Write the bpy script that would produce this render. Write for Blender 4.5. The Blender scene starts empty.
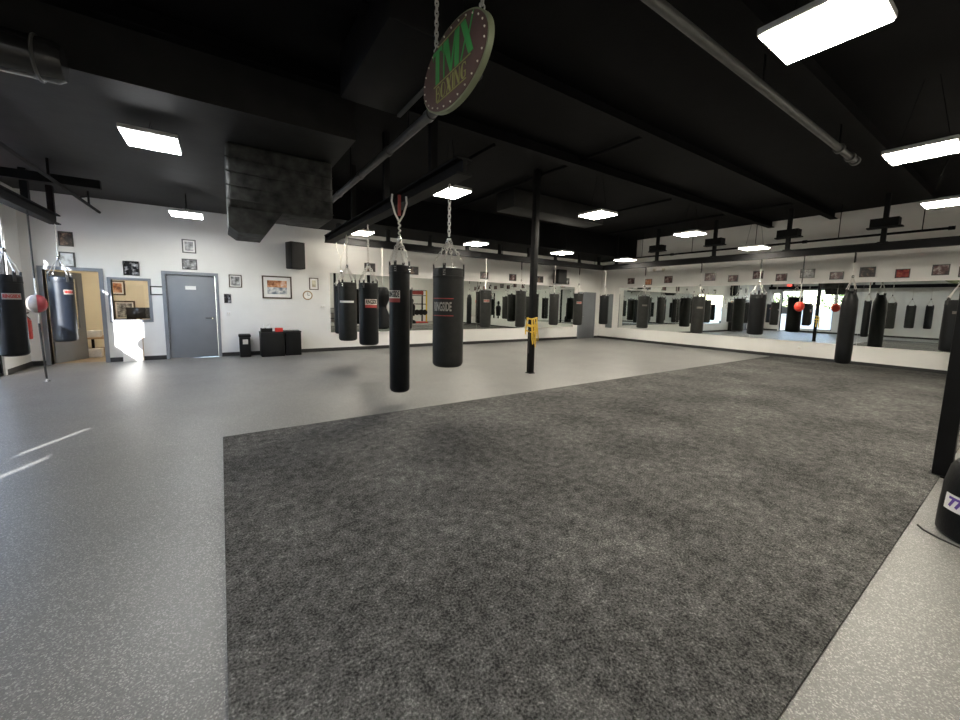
import bpy, bmesh, math, random
from mathutils import Vector, Matrix
random.seed(7)
PI = math.pi
S = bpy.context.scene
COL = S.collection

# ------------------------------------------------------------------ helpers
class MB:
    def __init__(s): s.bm = bmesh.new()
    def box(s, x0, x1, y0, y1, z0, z1, bev=0, rot=None, piv=None, seg=2):
        r = bmesh.ops.create_cube(s.bm, size=1)
        vs = r['verts']
        for v in vs:
            v.co = Vector(((x0+x1)/2 + v.co.x*(x1-x0), (y0+y1)/2 + v.co.y*(y1-y0), (z0+z1)/2 + v.co.z*(z1-z0)))
        if bev:
            es = list({e for v in vs for e in v.link_edges})
            rb = bmesh.ops.bevel(s.bm, geom=es, offset=bev, segments=seg, affect='EDGES', profile=.5)
            vs = list({v for f in rb['faces'] for v in f.verts} | {v for v in vs if v.is_valid})
        if rot is not None:
            p = Vector(piv) if piv is not None else Vector(((x0+x1)/2, (y0+y1)/2, (z0+z1)/2))
            for v in vs: v.co = p + rot @ (v.co - p)
        return s
    def lathe(s, prof, c=(0, 0, 0), seg=24, axis=None, caps=True):
        c = Vector(c); rings = []
        R = Matrix.Identity(3)
        if axis is not None: R = Vector((0, 0, 1)).rotation_difference(Vector(axis)).to_matrix()
        for r, z in prof:
            rings.append([s.bm.verts.new(c + R @ Vector((r*math.cos(2*PI*k/seg), r*math.sin(2*PI*k/seg), z))) for k in range(seg)])
        for a, b in zip(rings, rings[1:]):
            for k in range(seg):
                s.bm.faces.new((a[k], a[(k+1) % seg], b[(k+1) % seg], b[k]))
        if caps:
            s.bm.faces.new(list(reversed(rings[0]))); s.bm.faces.new(rings[-1])
        return s
    def tube(s, pts, r, seg=8, closed=False):
        P = [Vector(p) for p in pts]; n = len(P); rings = []; prev = None
        for i, p in enumerate(P):
            if closed: t = P[(i+1) % n] - P[i-1]
            else: t = P[min(i+1, n-1)] - P[max(i-1, 0)]
            t.normalize()
            if prev is None:
                a = Vector((0, 0, 1)) if abs(t.z) < .9 else Vector((1, 0, 0))
                u = t.cross(a).normalized()
            else:
                u = (prev - t*prev.dot(t)).normalized()
            prev = u; w = t.cross(u)
            rr = r[i] if isinstance(r, (list, tuple)) else r
            rings.append([s.bm.verts.new(p + rr*(u*math.cos(2*PI*k/seg) + w*math.sin(2*PI*k/seg))) for k in range(seg)])
        m = n if closed else n-1
        for i in range(m):
            a, b = rings[i], rings[(i+1) % n]
            for k in range(seg): s.bm.faces.new((a[k], a[(k+1) % seg], b[(k+1) % seg], b[k]))
        if not closed:
            s.bm.faces.new(list(reversed(rings[0]))); s.bm.faces.new(rings[-1])
        return s
    def torus(s, c, n, R, r, seg=14, sr=6, stretch=None):
        n = Vector(n).normalized(); a = Vector((0, 0, 1)) if abs(n.z) < .9 else Vector((1, 0, 0))
        u = n.cross(a).normalized(); w = n.cross(u)
        pts = []
        for k in range(seg):
            d = u*math.cos(2*PI*k/seg) + w*math.sin(2*PI*k/seg)
            p = d*R
            if stretch is not None:
                st = Vector(stretch).normalized(); ln = Vector(stretch).length
                p = p + st*(math.copysign(ln, d.dot(st)) if abs(d.dot(st)) > 1e-3 else 0)
            pts.append(Vector(c)+p)
        return s.tube(pts, r, sr, closed=True)
    def chain(s, a, b, link=.05, wire=.0055):
        a, b = Vector(a), Vector(b); L = (b-a).length; n = max(1, round(L/(link*.74))); d = (b-a)/L
        q = Vector((0, 0, 1)) if abs(d.z) < .9 else Vector((1, 0, 0))
        u = d.cross(q).normalized(); w = d.cross(u)
        R = link*.27; st = link*.23
        for i in range(n):
            c = a + d*((i+.5)*L/n)
            s.torus(c, u if i % 2 else w, R, wire, 10, 5, d*st)
        return s
    def poly(s, pts, thick):        # planar polygon (list of Vector) extruded along thick vector
        a = [s.bm.verts.new(p) for p in pts]; b = [s.bm.verts.new(Vector(p)+Vector(thick)) for p in pts]
        s.bm.faces.new(a); s.bm.faces.new(list(reversed(b)))
        n = len(a)
        for k in range(n): s.bm.faces.new((a[k], b[k], b[(k+1) % n], a[(k+1) % n]))
        return s
    def raw(s, verts, faces):
        vv = [s.bm.verts.new(v) for v in verts]
        for f in faces:
            try: s.bm.faces.new([vv[i] for i in f])
            except ValueError: pass
        return s
    def build(s, name, m, parent=None, loc=None, ang=35):
        bmesh.ops.recalc_face_normals(s.bm, faces=s.bm.faces[:])
        me = bpy.data.meshes.new(name); s.bm.to_mesh(me); s.bm.free()
        for p in me.polygons: p.use_smooth = True
        me.set_sharp_from_angle(angle=math.radians(ang))
        me.materials.append(m)
        o = bpy.data.objects.new(name, me); COL.objects.link(o)
        if parent is not None: o.parent = parent
        if loc is not None: o.location = loc
        return o

def tag(o, label=None, cat=None, group=None, kind=None):
    if label: o['label'] = label
    if cat: o['category'] = cat
    if group: o['group'] = group
    if kind: o['kind'] = kind
    return o
def thing(name, label, cat, loc, group=None, rz=0):
    o = bpy.data.objects.new(name, None); o.empty_display_size = .1; COL.objects.link(o)
    o.location = loc; o.rotation_euler = (0, 0, rz)
    return tag(o, label, cat, group)
def struct(mb, name, m, parent=None, loc=None):
    o = mb.build(name, m, parent, loc)
    if parent is None: o['kind'] = 'structure'
    return o
def copy_tree(o, parent=None):
    c = o.copy(); COL.objects.link(c)
    if parent is not None: c.parent = parent
    for ch in list(o.children): copy_tree(ch, c)
    return c
def text_geo(body, size, extr=.001, sx=1.0, bold=0):
    cu = bpy.data.curves.new('lettering', 'FONT'); cu.body = body; cu.size = size; cu.extrude = extr
    cu.align_x = 'CENTER'; cu.align_y = 'CENTER'; cu.offset = bold; cu.resolution_u = 3
    ob = bpy.data.objects.new('lettering', cu); COL.objects.link(ob)
    dg = bpy.context.evaluated_depsgraph_get(); dg.update()
    me = ob.evaluated_get(dg).to_mesh()
    vs = [Vector((v.co.x*sx, v.co.y, v.co.z)) for v in me.vertices]; fs = [list(p.vertices) for p in me.polygons]
    bpy.data.objects.remove(ob); bpy.data.curves.remove(cu)
    return vs, fs
def flat_text(body, size, o, u, v, extr=.001, sx=1.0, bold=0):
    """text placed at o with x along u and y along v"""
    vs, fs = text_geo(body, size, extr, sx, bold); o, u, v = Vector(o), Vector(u).normalized(), Vector(v).normalized(); n = u.cross(v)
    return [o + u*p.x + v*p.y + n*p.z for p in vs], fs
def bend(x, y, h, R, a0):           # flat label coordinate to a cylinder about local z, x to the right as seen from outside
    a = a0 + x/R
    return Vector(((R+h)*math.cos(a), (R+h)*math.sin(a), y))

# ------------------------------------------------------------------ materials
def newmat(name):
    m = bpy.data.materials.new(name); m.use_nodes = True
    nt = m.node_tree; return m, nt, nt.nodes['Principled BSDF']
def N(nt, t, **k):
    n = nt.nodes.new(t)
    for a, b in k.items(): setattr(n, a, b)
    return n
def ramp(nt, fac, stops):
    r = N(nt, 'ShaderNodeValToRGB'); nt.links.new(fac, r.inputs[0])
    e = r.color_ramp.elements
    while len(e) < len(stops): e.new(.5)
    for i, (p, c) in enumerate(stops): e[i].position = p; e[i].color = (*c, 1)
    return r.outputs[0]
def obj_co(nt): return N(nt, 'ShaderNodeTexCoord').outputs['Object']
def noise(nt, scale, detail=4, rough=.5, co=None):
    n = N(nt, 'ShaderNodeTexNoise'); n.inputs['Scale'].default_value = scale; n.inputs['Detail'].default_value = detail
    n.inputs['Roughness'].default_value = rough
    nt.links.new(co or obj_co(nt), n.inputs['Vector']); return n.outputs['Fac']
def bump(nt, bs, h, st, dist=.01):
    b = N(nt, 'ShaderNodeBump'); b.inputs['Strength'].default_value = st; b.inputs['Distance'].default_value = dist
    nt.links.new(h, b.inputs['Height']); nt.links.new(b.outputs[0], bs.inputs['Normal'])
def simple(name, c, rough=.5, metal=0, var=.12, scale=12, bst=0, bscale=60, spec=.5):
    m, nt, b = newmat(name)
    n = noise(nt, scale)
    lo = tuple(x*(1-var) for x in c); hi = tuple(min(1, x*(1+var)) for x in c)
    nt.links.new(ramp(nt, n, [(.3, lo), (.7, hi)]), b.inputs['Base Color'])
    b.inputs['Roughness'].default_value = rough; b.inputs['Metallic'].default_value = metal
    b.inputs['Specular IOR Level'].default_value = spec
    if bst: bump(nt, b, noise(nt, bscale), bst)
    return m
def emit(name, c, st):
    m, nt, b = newmat(name); b.inputs['Base Color'].default_value = (.8, .8, .8, 1)
    b.inputs['Emission Color'].default_value = (*c, 1); b.inputs['Emission Strength'].default_value = st
    return m
def pane(name, tint=(1, 1, 1), gl=.06, rough=0):
    m, nt, b = newmat(name); nt.nodes.remove(b)
    t = N(nt, 'ShaderNodeBsdfTransparent'); t.inputs[0].default_value = (*tint, 1)
    g = N(nt, 'ShaderNodeBsdfGlossy'); g.inputs['Roughness'].default_value = rough
    x = N(nt, 'ShaderNodeMixShader'); x.inputs[0].default_value = gl
    nt.links.new(t.outputs[0], x.inputs[1]); nt.links.new(g.outputs[0], x.inputs[2])
    nt.links.new(x.outputs[0], nt.nodes['Material Output'].inputs[0]); return m

M = {}
# rubber floor with light flecks
m, nt, b = newmat('speckled_rubber_floor'); co = obj_co(nt)
v1 = N(nt, 'ShaderNodeTexVoronoi'); v1.inputs['Scale'].default_value = 190; nt.links.new(co, v1.inputs['Vector'])
sp = N(nt, 'ShaderNodeSeparateColor'); nt.links.new(v1.outputs['Color'], sp.inputs[0])
fl = ramp(nt, sp.outputs[0], [(.0, (.135, .134, .129)), (.55, (.165, .163, .157)), (.8, (.21, .207, .198)), (.95, (.36, .352, .33))])
big = ramp(nt, noise(nt, .7, 3, .5, co), [(.3, (.9, .9, .9)), (.7, (1.05, 1.05, 1.05))])
mx = N(nt, 'ShaderNodeMix', data_type='RGBA', blend_type='MULTIPLY'); mx.inputs[0].default_value = 1
nt.links.new(fl, mx.inputs[6]); nt.links.new(big, mx.inputs[7]); nt.links.new(mx.outputs[2], b.inputs['Base Color'])
b.inputs['Specular IOR Level'].default_value = .5
rr = N(nt, 'ShaderNodeMapRange'); rr.inputs[3].default_value = .34; rr.inputs[4].default_value = .46
nt.links.new(noise(nt, 1.5, 5, .6, co), rr.inputs[0]); nt.links.new(rr.outputs[0], b.inputs['Roughness'])
bump(nt, b, noise(nt, 160, 2, .5, co), .12, .004); M['floor'] = m
# carpet
m, nt, b = newmat('charcoal_turf_carpet'); co = obj_co(nt)
n1 = noise(nt, 85, 3, .75, co); n2 = noise(nt, 14, 5, .62, co); n3 = noise(nt, 1.1, 4, .55, co)
a1 = N(nt, 'ShaderNodeMath', operation='MULTIPLY_ADD'); nt.links.new(n2, a1.inputs[0]); a1.inputs[1].default_value = .45; nt.links.new(n1, a1.inputs[2])
a2 = N(nt, 'ShaderNodeMath', operation='MULTIPLY_ADD'); nt.links.new(n3, a2.inputs[0]); a2.inputs[1].default_value = .35; nt.links.new(a1.outputs[0], a2.inputs[2])
a3 = N(nt, 'ShaderNodeMath', operation='MULTIPLY'); nt.links.new(a2.outputs[0], a3.inputs[0]); a3.inputs[1].default_value = .555
nt.links.new(ramp(nt, a3.outputs[0], [(.41, (.026, .0255, .025)), (.485, (.085, .0835, .08)), (.555, (.138, .136, .13)), (.64, (.32, .313, .3))]), b.inputs['Base Color'])
b.inputs['Roughness'].default_value = 1; b.inputs['Specular IOR Level'].default_value = .1
bump(nt, b, a1.outputs[0], .55, .02); M['carpet'] = m

M['wall'] = simple('painted_wall', (.76, .752, .725), .55, 0, .03, 2, .08, 90)
M['office_wall'] = simple('office_beige_wall', (.76, .71, .58), .6, 0, .03, 3)
M['office_floor'] = simple('office_brown_floor', (.3, .22, .13), .5, 0, .25, 5)
M['black_paint'] = simple('black_ceiling_paint', (.0032, .0032, .0036), .8, 0, .3, 3, .15, 25, .1)
M['duct_black'] = simple('black_duct_paint', (.0145, .0145, .014), .6, 0, .25, 4, .2, 15, .2)
M['wrap'] = simple('black_insulation_wrap', (.038, .039, .037), .7, 0, .6, 7, .9, 9, .2)
M['steel_black'] = simple('black_painted_steel', (.006, .006, .0064), .6, 0, .2, 6, .05, 60, .12)
M['pipe_grey'] = simple('dull_grey_pipe', (.065, .065, .062), .5, 0, .2, 8)
M['base'] = simple('black_rubber_baseboard', (.018, .018, .018), .5)
M['grey_door'] = simple('grey_door_paint', (.2, .213, .235), .45, 0, .05, 3)
M['grey_frame'] = simple('grey_frame_paint', (.21, .225, .25), .45, 0, .05, 3)
M['vinyl'] = simple('black_bag_vinyl', (.0042, .0047, .0055), .4, 0, .25, 9, .12, 40, .2)
M['vinyl_grey'] = simple('charcoal_bag_vinyl', (.0165, .0165, .0157), .5, 0, .2, 9, .12, 40, .22)
M['vinyl_blue'] = simple('blue_black_bag_vinyl', (.005, .008, .0145), .36, 0, .25, 9, .12, 40)
M['webbing'] = simple('black_webbing', (.02, .02, .02), .7, 0, .3, 80)
M['chain'] = simple('zinc_chain', (.66, .64, .6), .35, .35, .1, 30)
M['rope_white'] = simple('white_rope', (.72, .7, .64), .7, 0, .12, 60, .3, 120)
M['chrome'] = simple('chrome', (.75, .75, .75), .15, 1, .03)
M['mirror'] = simple('mirror_silver', (.8, .84, .81), .0, 1, .0)
M['white_trim'] = simple('white_trim_paint', (.78, .765, .73), .45, 0, .03)
M['white'] = simple('white_plastic', (.78, .77, .75), .45, 0, .04)
M['offwhite'] = simple('off_white_print', (.66, .62, .55), .5, 0, .08, 30)
M['dull_print'] = simple('dull_worn_print', (.1, .09, .08), .5, 0, .3, 40)
M['lamp_head'] = simple('beige_lamp_head', (.5, .46, .38), .4)
M['red'] = simple('red_vinyl', (.62, .035, .025), .4, 0, .12)
M['dark_red'] = simple('dark_red_print', (.28, .03, .025), .5, 0, .15)
M['ball_red'] = simple('worn_red_leather', (.3, .035, .04), .5, 0, .2)
M['outline_print'] = simple('worn_pale_print', (.27, .255, .23), .55, 0, .15, 40)
M['red_ball'] = simple('red_ball_vinyl', (.85, .06, .035), .35, 0, .06)
M['tan'] = simple('tan_leather', (.3, .25, .2), .5, 0, .2)
M['yellow'] = simple('yellow_band_rubber', (.78, .52, .07), .55, 0, .15, 40)
M['frame_black'] = simple('black_picture_frame', (.018, .016, .015), .35)
M['frame_brown'] = simple('dark_brown_picture_frame', (.055, .032, .02), .4)
M['bin'] = simple('black_bin_plastic', (.007, .007, .007), .5, 0, .1, 12, 0, 60, .25)
M['sign_board'] = simple('brown_sign_board', (.105, .06, .05), .6, 0, .15, 10)
M['sign_green'] = simple('green_sign_paint', (.06, .36, .09), .5, 0, .1)
M['sign_olive'] = simple('olive_sign_paint', (.3, .3, .1), .5, 0, .1)
M['sign_edge'] = simple('pale_green_sign_edge', (.22, .25, .15), .5, 0, .1)
M['stud'] = simple('pale_sign_bulb', (.9, .85, .72), .2)
M['purple'] = simple('purple_print', (.12, .06, .3), .5)
M['cable'] = simple('dark_cable', (.03, .028, .025), .5)
M['wood'] = simple('light_wood', (.42, .29, .16), .5, 0, .2, 8)
M['glass'] = pane('window_glass')
M['frosted'] = simple('white_frosted_film', (.8, .82, .84), .5, 0, .03)
fb = M['frosted'].node_tree.nodes['Principled BSDF']; fb.inputs['Transmission Weight'].default_value = .75; fb.inputs['Roughness'].default_value = 1
M['asphalt'] = simple('asphalt', (.28, .28, .28), .9, 0, .15, 4)
M['leaf'] = simple('shrub_leaf', (.12, .2, .04), .6, 0, .4, 3)
M['bark'] = simple('shrub_bark', (.1, .07, .05), .8)
M['lamp_warm'] = emit('lit_warm_diffuser', (1, .925, .785), 54)
M['lamp_cool'] = emit('lit_cool_diffuser', (.97, .985, 1), 33)
M['lamp_office'] = emit('lit_office_diffuser', (1, .88, .7), 22)
M['exit_red'] = emit('lit_exit_letters', (1, .05, .03), 4)
M['lamp_body'] = simple('white_lamp_housing', (.6, .6, .58), .4)
M['screen'] = simple('dark_screen', (.015, .015, .017), .2)
M['paper'] = simple('white_paper', (.8, .79, .76), .7, 0, .04)
def photo_mat(name, cols, scale=9, seed=0.):
    m, nt, b = newmat(name)
    mp = N(nt, 'ShaderNodeMapping'); mp.inputs['Location'].default_value = (seed, seed*1.7, seed*.6)
    nt.links.new(obj_co(nt), mp.inputs[0])
    n = noise(nt, scale, 5, .6, mp.outputs[0])
    k = len(cols)
    nt.links.new(ramp(nt, n, [(.34+.34*i/(k-1), c) for i, c in enumerate(cols)]), b.inputs['Base Color'])
    b.inputs['Roughness'].default_value = .25; return m
PH = {
 'dark': photo_mat('dark_photo', [(.02, .018, .02), (.05, .04, .04), (.3, .2, .15)], 9, 1),
 'grey': photo_mat('grey_photo', [(.05, .05, .05), (.25, .25, .25), (.65, .65, .65)], 10, 2),
 'sketch': photo_mat('pale_sketch', [(.35, .36, .37), (.7, .72, .74), (.8, .82, .84)], 9, 3),
 'team': photo_mat('team_photo', [(.01, .01, .012), (.02, .02, .025), (.7, .7, .72)], 9, 4),
 'warm': photo_mat('warm_photo', [(.16, .05, .02), (.6, .28, .14), (.75, .6, .5)], 7, 5),
 'crowd': photo_mat('blue_white_photo', [(.1, .13, .17), (.4, .42, .45), (.8, .78, .75)], 12, 6),
 'redp': photo_mat('dark_red_photo', [(.1, .01, .015), (.25, .03, .03), (.4, .12, .05)], 7, 7),
 'maroon': photo_mat('maroon_photo', [(.035, .02, .022), (.12, .06, .06), (.4, .34, .32)], 9, 8),
 'orange': photo_mat('orange_photo', [(.35, .12, .05), (.6, .3, .18), (.7, .6, .5)], 9, 9),
 'cream': photo_mat('cream_photo', [(.2, .18, .14), (.6, .55, .42), (.75, .7, .55)], 7, 10),
}

# ------------------------------------------------------------------ setting
XL, XR, YB, YF, ZC = -3.3, 14.6, 11.7, -3.7, 4.25
def wall_cells(u0, u1, z0, z1, holes):
    us = sorted({u0, u1} | {h[0] for h in holes} | {h[1] for h in holes}); zs = sorted({z0, z1} | {h[2] for h in holes} | {h[3] for h in holes})
    for a, b_ in zip(us, us[1:]):
        for c, d in zip(zs, zs[1:]):
            if not any(h[0] <= a and b_ <= h[1] and h[2] <= c and d <= h[3] for h in holes): yield a, b_, c, d
struct(MB().box(XL-.2, XR+.2, YF-.2, YB+.16, -.12, 0), 'floor', M['floor'])
struct(MB().box(XL-.2, XR+.2, YF-.2, YB+.16, ZC, ZC+.12), 'ceiling', M['black_paint'])
back_holes = [(-1.05, -.09, 0, 2.02), (-3.02, -2.18, 0, 2.0), (-2.0, -1.37, .95, 1.84)]
mb = MB()
for a, b_, c, d in wall_cells(XL-.2, XR+.2, 0, ZC, back_holes): mb.box(a, b_, YB, YB+.16, c, d)
bmesh.ops.remove_doubles(mb.bm, verts=mb.bm.verts[:], dist=1e-5)
struct(mb, 'wall_back', M['wall'])
left_holes = [(9.5, 10.52, 0, 2.8), (7.72, 9.42, .2, 2.8), (10.62, 11.05, 1.6, 2.62), (7.15, 7.62, 1.84, 2.85), (1.44, 1.91, 1.5, 1.95), (.72, 1.18, 1.3, 1.87)]
mb = MB()
for a, b_, c, d in wall_cells(YF-.2, YB, 0, ZC, left_holes): mb.box(XL-.16, XL, a, b_, c, d)
bmesh.ops.remove_doubles(mb.bm, verts=mb.bm.verts[:], dist=1e-5)
struct(mb, 'wall_left', M['wall'])
struct(MB().box(XR, XR+.16, YF-.2, YB, 0, ZC), 'wall_right', M['wall'])
struct(MB().box(XL, XR, YF-.16, YF, 0, ZC), 'wall_front', M['wall'])
# back soffit
struct(MB().box(1.551, XR, 9.95, YB, 3.46, ZC), 'trim_1', M['black_paint'])
# base boards
mb = MB()
for a, b_ in ((XL, -3.09), (-2.11, -1.12), (-.02, 13.15), (14.28, XR)): mb.box(a, b_, YB-.012, YB, 0, .1)
struct(mb, 'baseboard_back', M['base'])
struct(MB().box(XR-.012, XR, YF, YB-.012, 0, .1), 'baseboard_right', M['base'])
mb = MB()
for a, b_ in ((YF, 9.43), (10.6, YB-.012)): mb.box(XL, XL+.012, a, b_, 0, .1)
struct(mb, 'baseboard_left', M['base'])

def door_frame(mb, x0, x1, z1, w=.07, y=YB, d=.025, depth=.16):
    mb.box(x0-w, x0, y-d, y+depth, 0, z1+w); mb.box(x1, x1+w, y-d, y+depth, 0, z1+w); mb.box(x0, x1, y-d, y+depth, z1, z1+w)
# door_1: closed grey door in the back wall
mb = MB(); door_frame(mb, -1.05, -.09, 2.02)
d1 = struct(mb, 'door_1', M['grey_frame'])
MB().box(-1.045, -.095, YB+.03, YB+.075, .01, 2.015, .004).build('door_leaf', M['grey_door'], d1)
MB().lathe([(.028, 0), (.028, .012)], (-.19, YB+.03, .98), 16, (0, -1, 0)).tube([(-.19, YB+.02, .98), (-.19, YB-.03, .98), (-.21, YB-.04, .98), (-.32, YB-.04, .98)], .011).build('handle', M['chrome'], d1)
mb = MB().box(-.69, -.48, YB+.024, YB+.03, 1.67, 1.76)
mb.build('name_plate', M['white'], d1)
# door_2: open doorway to the office, leaf swung inwards
mb = MB(); door_frame(mb, -3.02, -2.18, 2.0)
d2 = struct(mb, 'door_2', M['grey_frame'])
rot = Matrix.Rotation(math.radians(64), 3, 'Z')
mb = MB().box(-3.0, -2.2, YB+.14, YB+.18, .01, .72, 0, rot, (-3.0, YB+.16, 0)).box(-3.0, -2.86, YB+.14, YB+.18, .72, 1.98, 0, rot, (-3.0, YB+.16, 0)).box(-2.34, -2.2, YB+.14, YB+.18, .72, 1.98, 0, rot, (-3.0, YB+.16, 0)).box(-2.86, -2.34, YB+.14, YB+.18, 1.84, 1.98, 0, rot, (-3.0, YB+.16, 0))
lf = mb.build('door_leaf', M['grey_door'], d2)
MB().box(-2.86, -2.34, YB+.155, YB+.165, .72, 1.84, 0, rot, (-3.0, YB+.16, 0)).build('glass', M['glass'], lf)
# door_3: closed grey door in the far right corner
mb = MB(); mb.box(13.15, 13.22, YB-.03, YB, 0, 2.08); mb.box(14.2, 14.27, YB-.03, YB, 0, 2.08); mb.box(13.22, 14.2, YB-.03, YB, 2.01, 2.08)
d3 = struct(mb, 'door_3', M['grey_frame'])
MB().box(13.22, 14.2, YB-.012, YB, .005, 2.01).build('door_leaf', M['grey_door'], d3)
MB().lathe([(.028, 0), (.028, .012)], (13.33, YB-.012, 1.0), 12, (0, -1, 0)).tube([(13.33, YB-.02, 1), (13.33, YB-.06, 1), (13.45, YB-.06, 1)], .011).build('handle', M['chrome'], d3)
# window_1: interior office window
mb = MB(); a, b_, c, d = -2.0, -1.37, .95, 1.84; w = .055
mb.box(a-w, a, YB-.02, YB+.16, c-w, d+w).box(b_, b_+w, YB-.02, YB+.16, c-w, d+w).box(a, b_, YB-.02, YB+.16, c-w, c).box(a, b_, YB-.02, YB+.16, d, d+w)
w1 = struct(mb, 'window_1', M['grey_frame'])
MB().box(a, b_, YB+.07, YB+.076, c, d).build('pane', M['glass'], w1)
# glazed entrance door in the left wall (seen in the mirror)
def yframe(mb, y0, y1, z0, z1, w=.05, x0=XL-.11, x1=XL-.03):
    mb.box(x0, x1, y0, y0+w, z0, z1).box(x0, x1, y1-w, y1, z0, z1).box(x0, x1, y0+w, y1-w, z0, z0+w).box(x0, x1, y0+w, y1-w, z1-w, z1)
    return mb
mb = yframe(MB(), 9.5, 10.52, 0.005, 2.8); d4 = struct(mb, 'door_4', M['steel_black'])
MB().box(XL-.09, XL-.05, 9.55, 10.47, 1.2, 1.68).build('mid_panel', M['grey_door'], d4)
MB().box(XL-.075, XL-.07, 9.55, 10.47, 1.68, 2.75).build('upper_glass', M['glass'], d4)
MB().box(XL-.078, XL-.067, 9.55, 10.0, .055, 1.2).box(XL-.078, XL-.067, 10.1, 10.47, .055, 1.2).build('frosted_panel', M['frosted'], d4)
MB().box(XL-.075, XL-.07, 10.0, 10.1, .055, 1.2).build('sun_streak_slit', M['glass'], d4)  # clear slit added so a thin sun streak reaches the office threshold
MB().tube([(XL-.09, 9.62, 1.05), (XL+.02, 9.62, 1.05), (XL+.02, 10.4, 1.05), (XL-.09, 10.4, 1.05)], .018).build('push_bar', M['steel_black'], d4)
def left_window(n, y0, y1, z0, z1, frost=None):
    wn = struct(yframe(MB(), y0, y1, z0, z1, .03 if y1-y0 > .48 or y0 > 5 else .008), 'window_%d' % n, M['steel_black'])
    g = .03 if y1-y0 > .48 or y0 > 5 else .008
    MB().box(XL-.075, XL-.07, y0+g, y1-g, (frost or z0)+g*(frost is None), z1-g).build('pane', M['glass'], wn)
    if frost: MB().box(XL-.078, XL-.067, y0+g, y1-g, z0+g, frost).build('frosted_pane', M['frosted'], wn)
left_window(2, 7.72, 9.42, .2, 2.8, 1.58)
left_window(3, 10.62, 11.05, 1.6, 2.62)
left_window(4, 7.15, 7.62, 1.84, 2.85)
left_window(5, 1.44, 1.91, 1.5, 1.95)  # unseen slit opening added to let a sun streak onto the floor
left_window(6, .72, 1.18, 1.3, 1.87)  # second unseen slit, added for the other sun streak on the floor

# office behind the back wall
OY = YB+.16
struct(MB().box(XL-.2, -.6, OY, 15.2, -.12, 0), 'floor_office', M['office_floor'])
struct(MB().box(XL-.2, -.6, OY, 15.2, 2.7, 2.8), 'ceiling_office', M['white_trim'])
struct(MB().box(XL-.2, -.6, 15.2, 15.3, 0, 2.7), 'wall_office_back', M['office_wall'])
struct(MB().box(XL-.3, XL-.2, OY, 15.2, 0, 2.7), 'wall_office_left', M['office_wall'])
struct(MB().box(-.7, -.6, OY, 15.2, 0, 2.7), 'wall_office_right', M['office_wall'])
t = thing('added_office_light', 'unseen square lamp added on the ceiling to light the back office', 'light', (-2.0, 13.6, 2.68))  # unseen lamp added to brighten the closed office
MB().box(-.3, .3, -.3, .3, -.02, .02).build('housing', M['lamp_body'], t); MB().box(-.28, .28, -.28, .28, -.032, -.021).build('diffuser', M['lamp_office'], t)

# ------------------------------------------------------------------ carpet
mb = MB()
mb.box(-.042, 14.585, .4, 4.82, .0005, .014, .005)
c = mb.build('turf_carpet', M['carpet']); tag(c, 'large charcoal turf carpet laid over the speckled grey rubber floor', 'carpet')

# ------------------------------------------------------------------ mirrors
def wall_mirror(name, label, axis, u0, u1, z0, z1, seams=(), fw=.035):
    if axis == 'Y':       # on the back wall
        bx = lambda mb, a, b_, c, d, t0, t1: mb.box(a, b_, YB-t1, YB-t0, c, d)
    else:
        bx = lambda mb, a, b_, c, d, t0, t1: mb.box(XR-t1, XR-t0, a, b_, c, d)
    t = tag(bpy.data.objects.new(name, None), label, 'mirror'); COL.objects.link(t)
    o = ((u0+u1)/2, YB, z0) if axis == 'Y' else (XR, (u0+u1)/2, z0)
    t.location = o
    us = [u0, *seams, u1]
    for a, b_ in zip(us, us[1:]):
        mb = MB(); bx(mb, a+.002, b_-.002, z0, z1, .001, .008); g = mb.build('mirror_panel', M['mirror'], t)
        g.location = (-o[0], -o[1], -o[2])
    mb = MB()
    bx(mb, u0-fw, u0, z0-fw, z1+fw, .0, .02); bx(mb, u1, u1+fw, z0-fw, z1+fw, 0, .02); bx(mb, u0, u1, z0-fw, z0, 0, .02); bx(mb, u0, u1, z1, z1+fw, 0, .02)
    f = mb.build('frame', M['white_trim'], t); f.location = (-o[0], -o[1], -o[2])
wall_mirror('wall_mirror', 'long wall mirror in a white frame behind the bags on the back wall', 'Y', 2.64, 12.86, .54, 2.27, (5.2, 7.75, 10.3))
wall_mirror('wall_mirror', 'long wall mirror running along most of the right wall under the row of pictures', 'X', .3, 10.66, .54, 2.28, (2.9, 5.5, 8.05))
wall_mirror('wall_mirror', 'narrow upright mirror at the far end of the right wall near the corner door', 'X', 10.96, 11.33, .5, 2.02)

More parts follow.
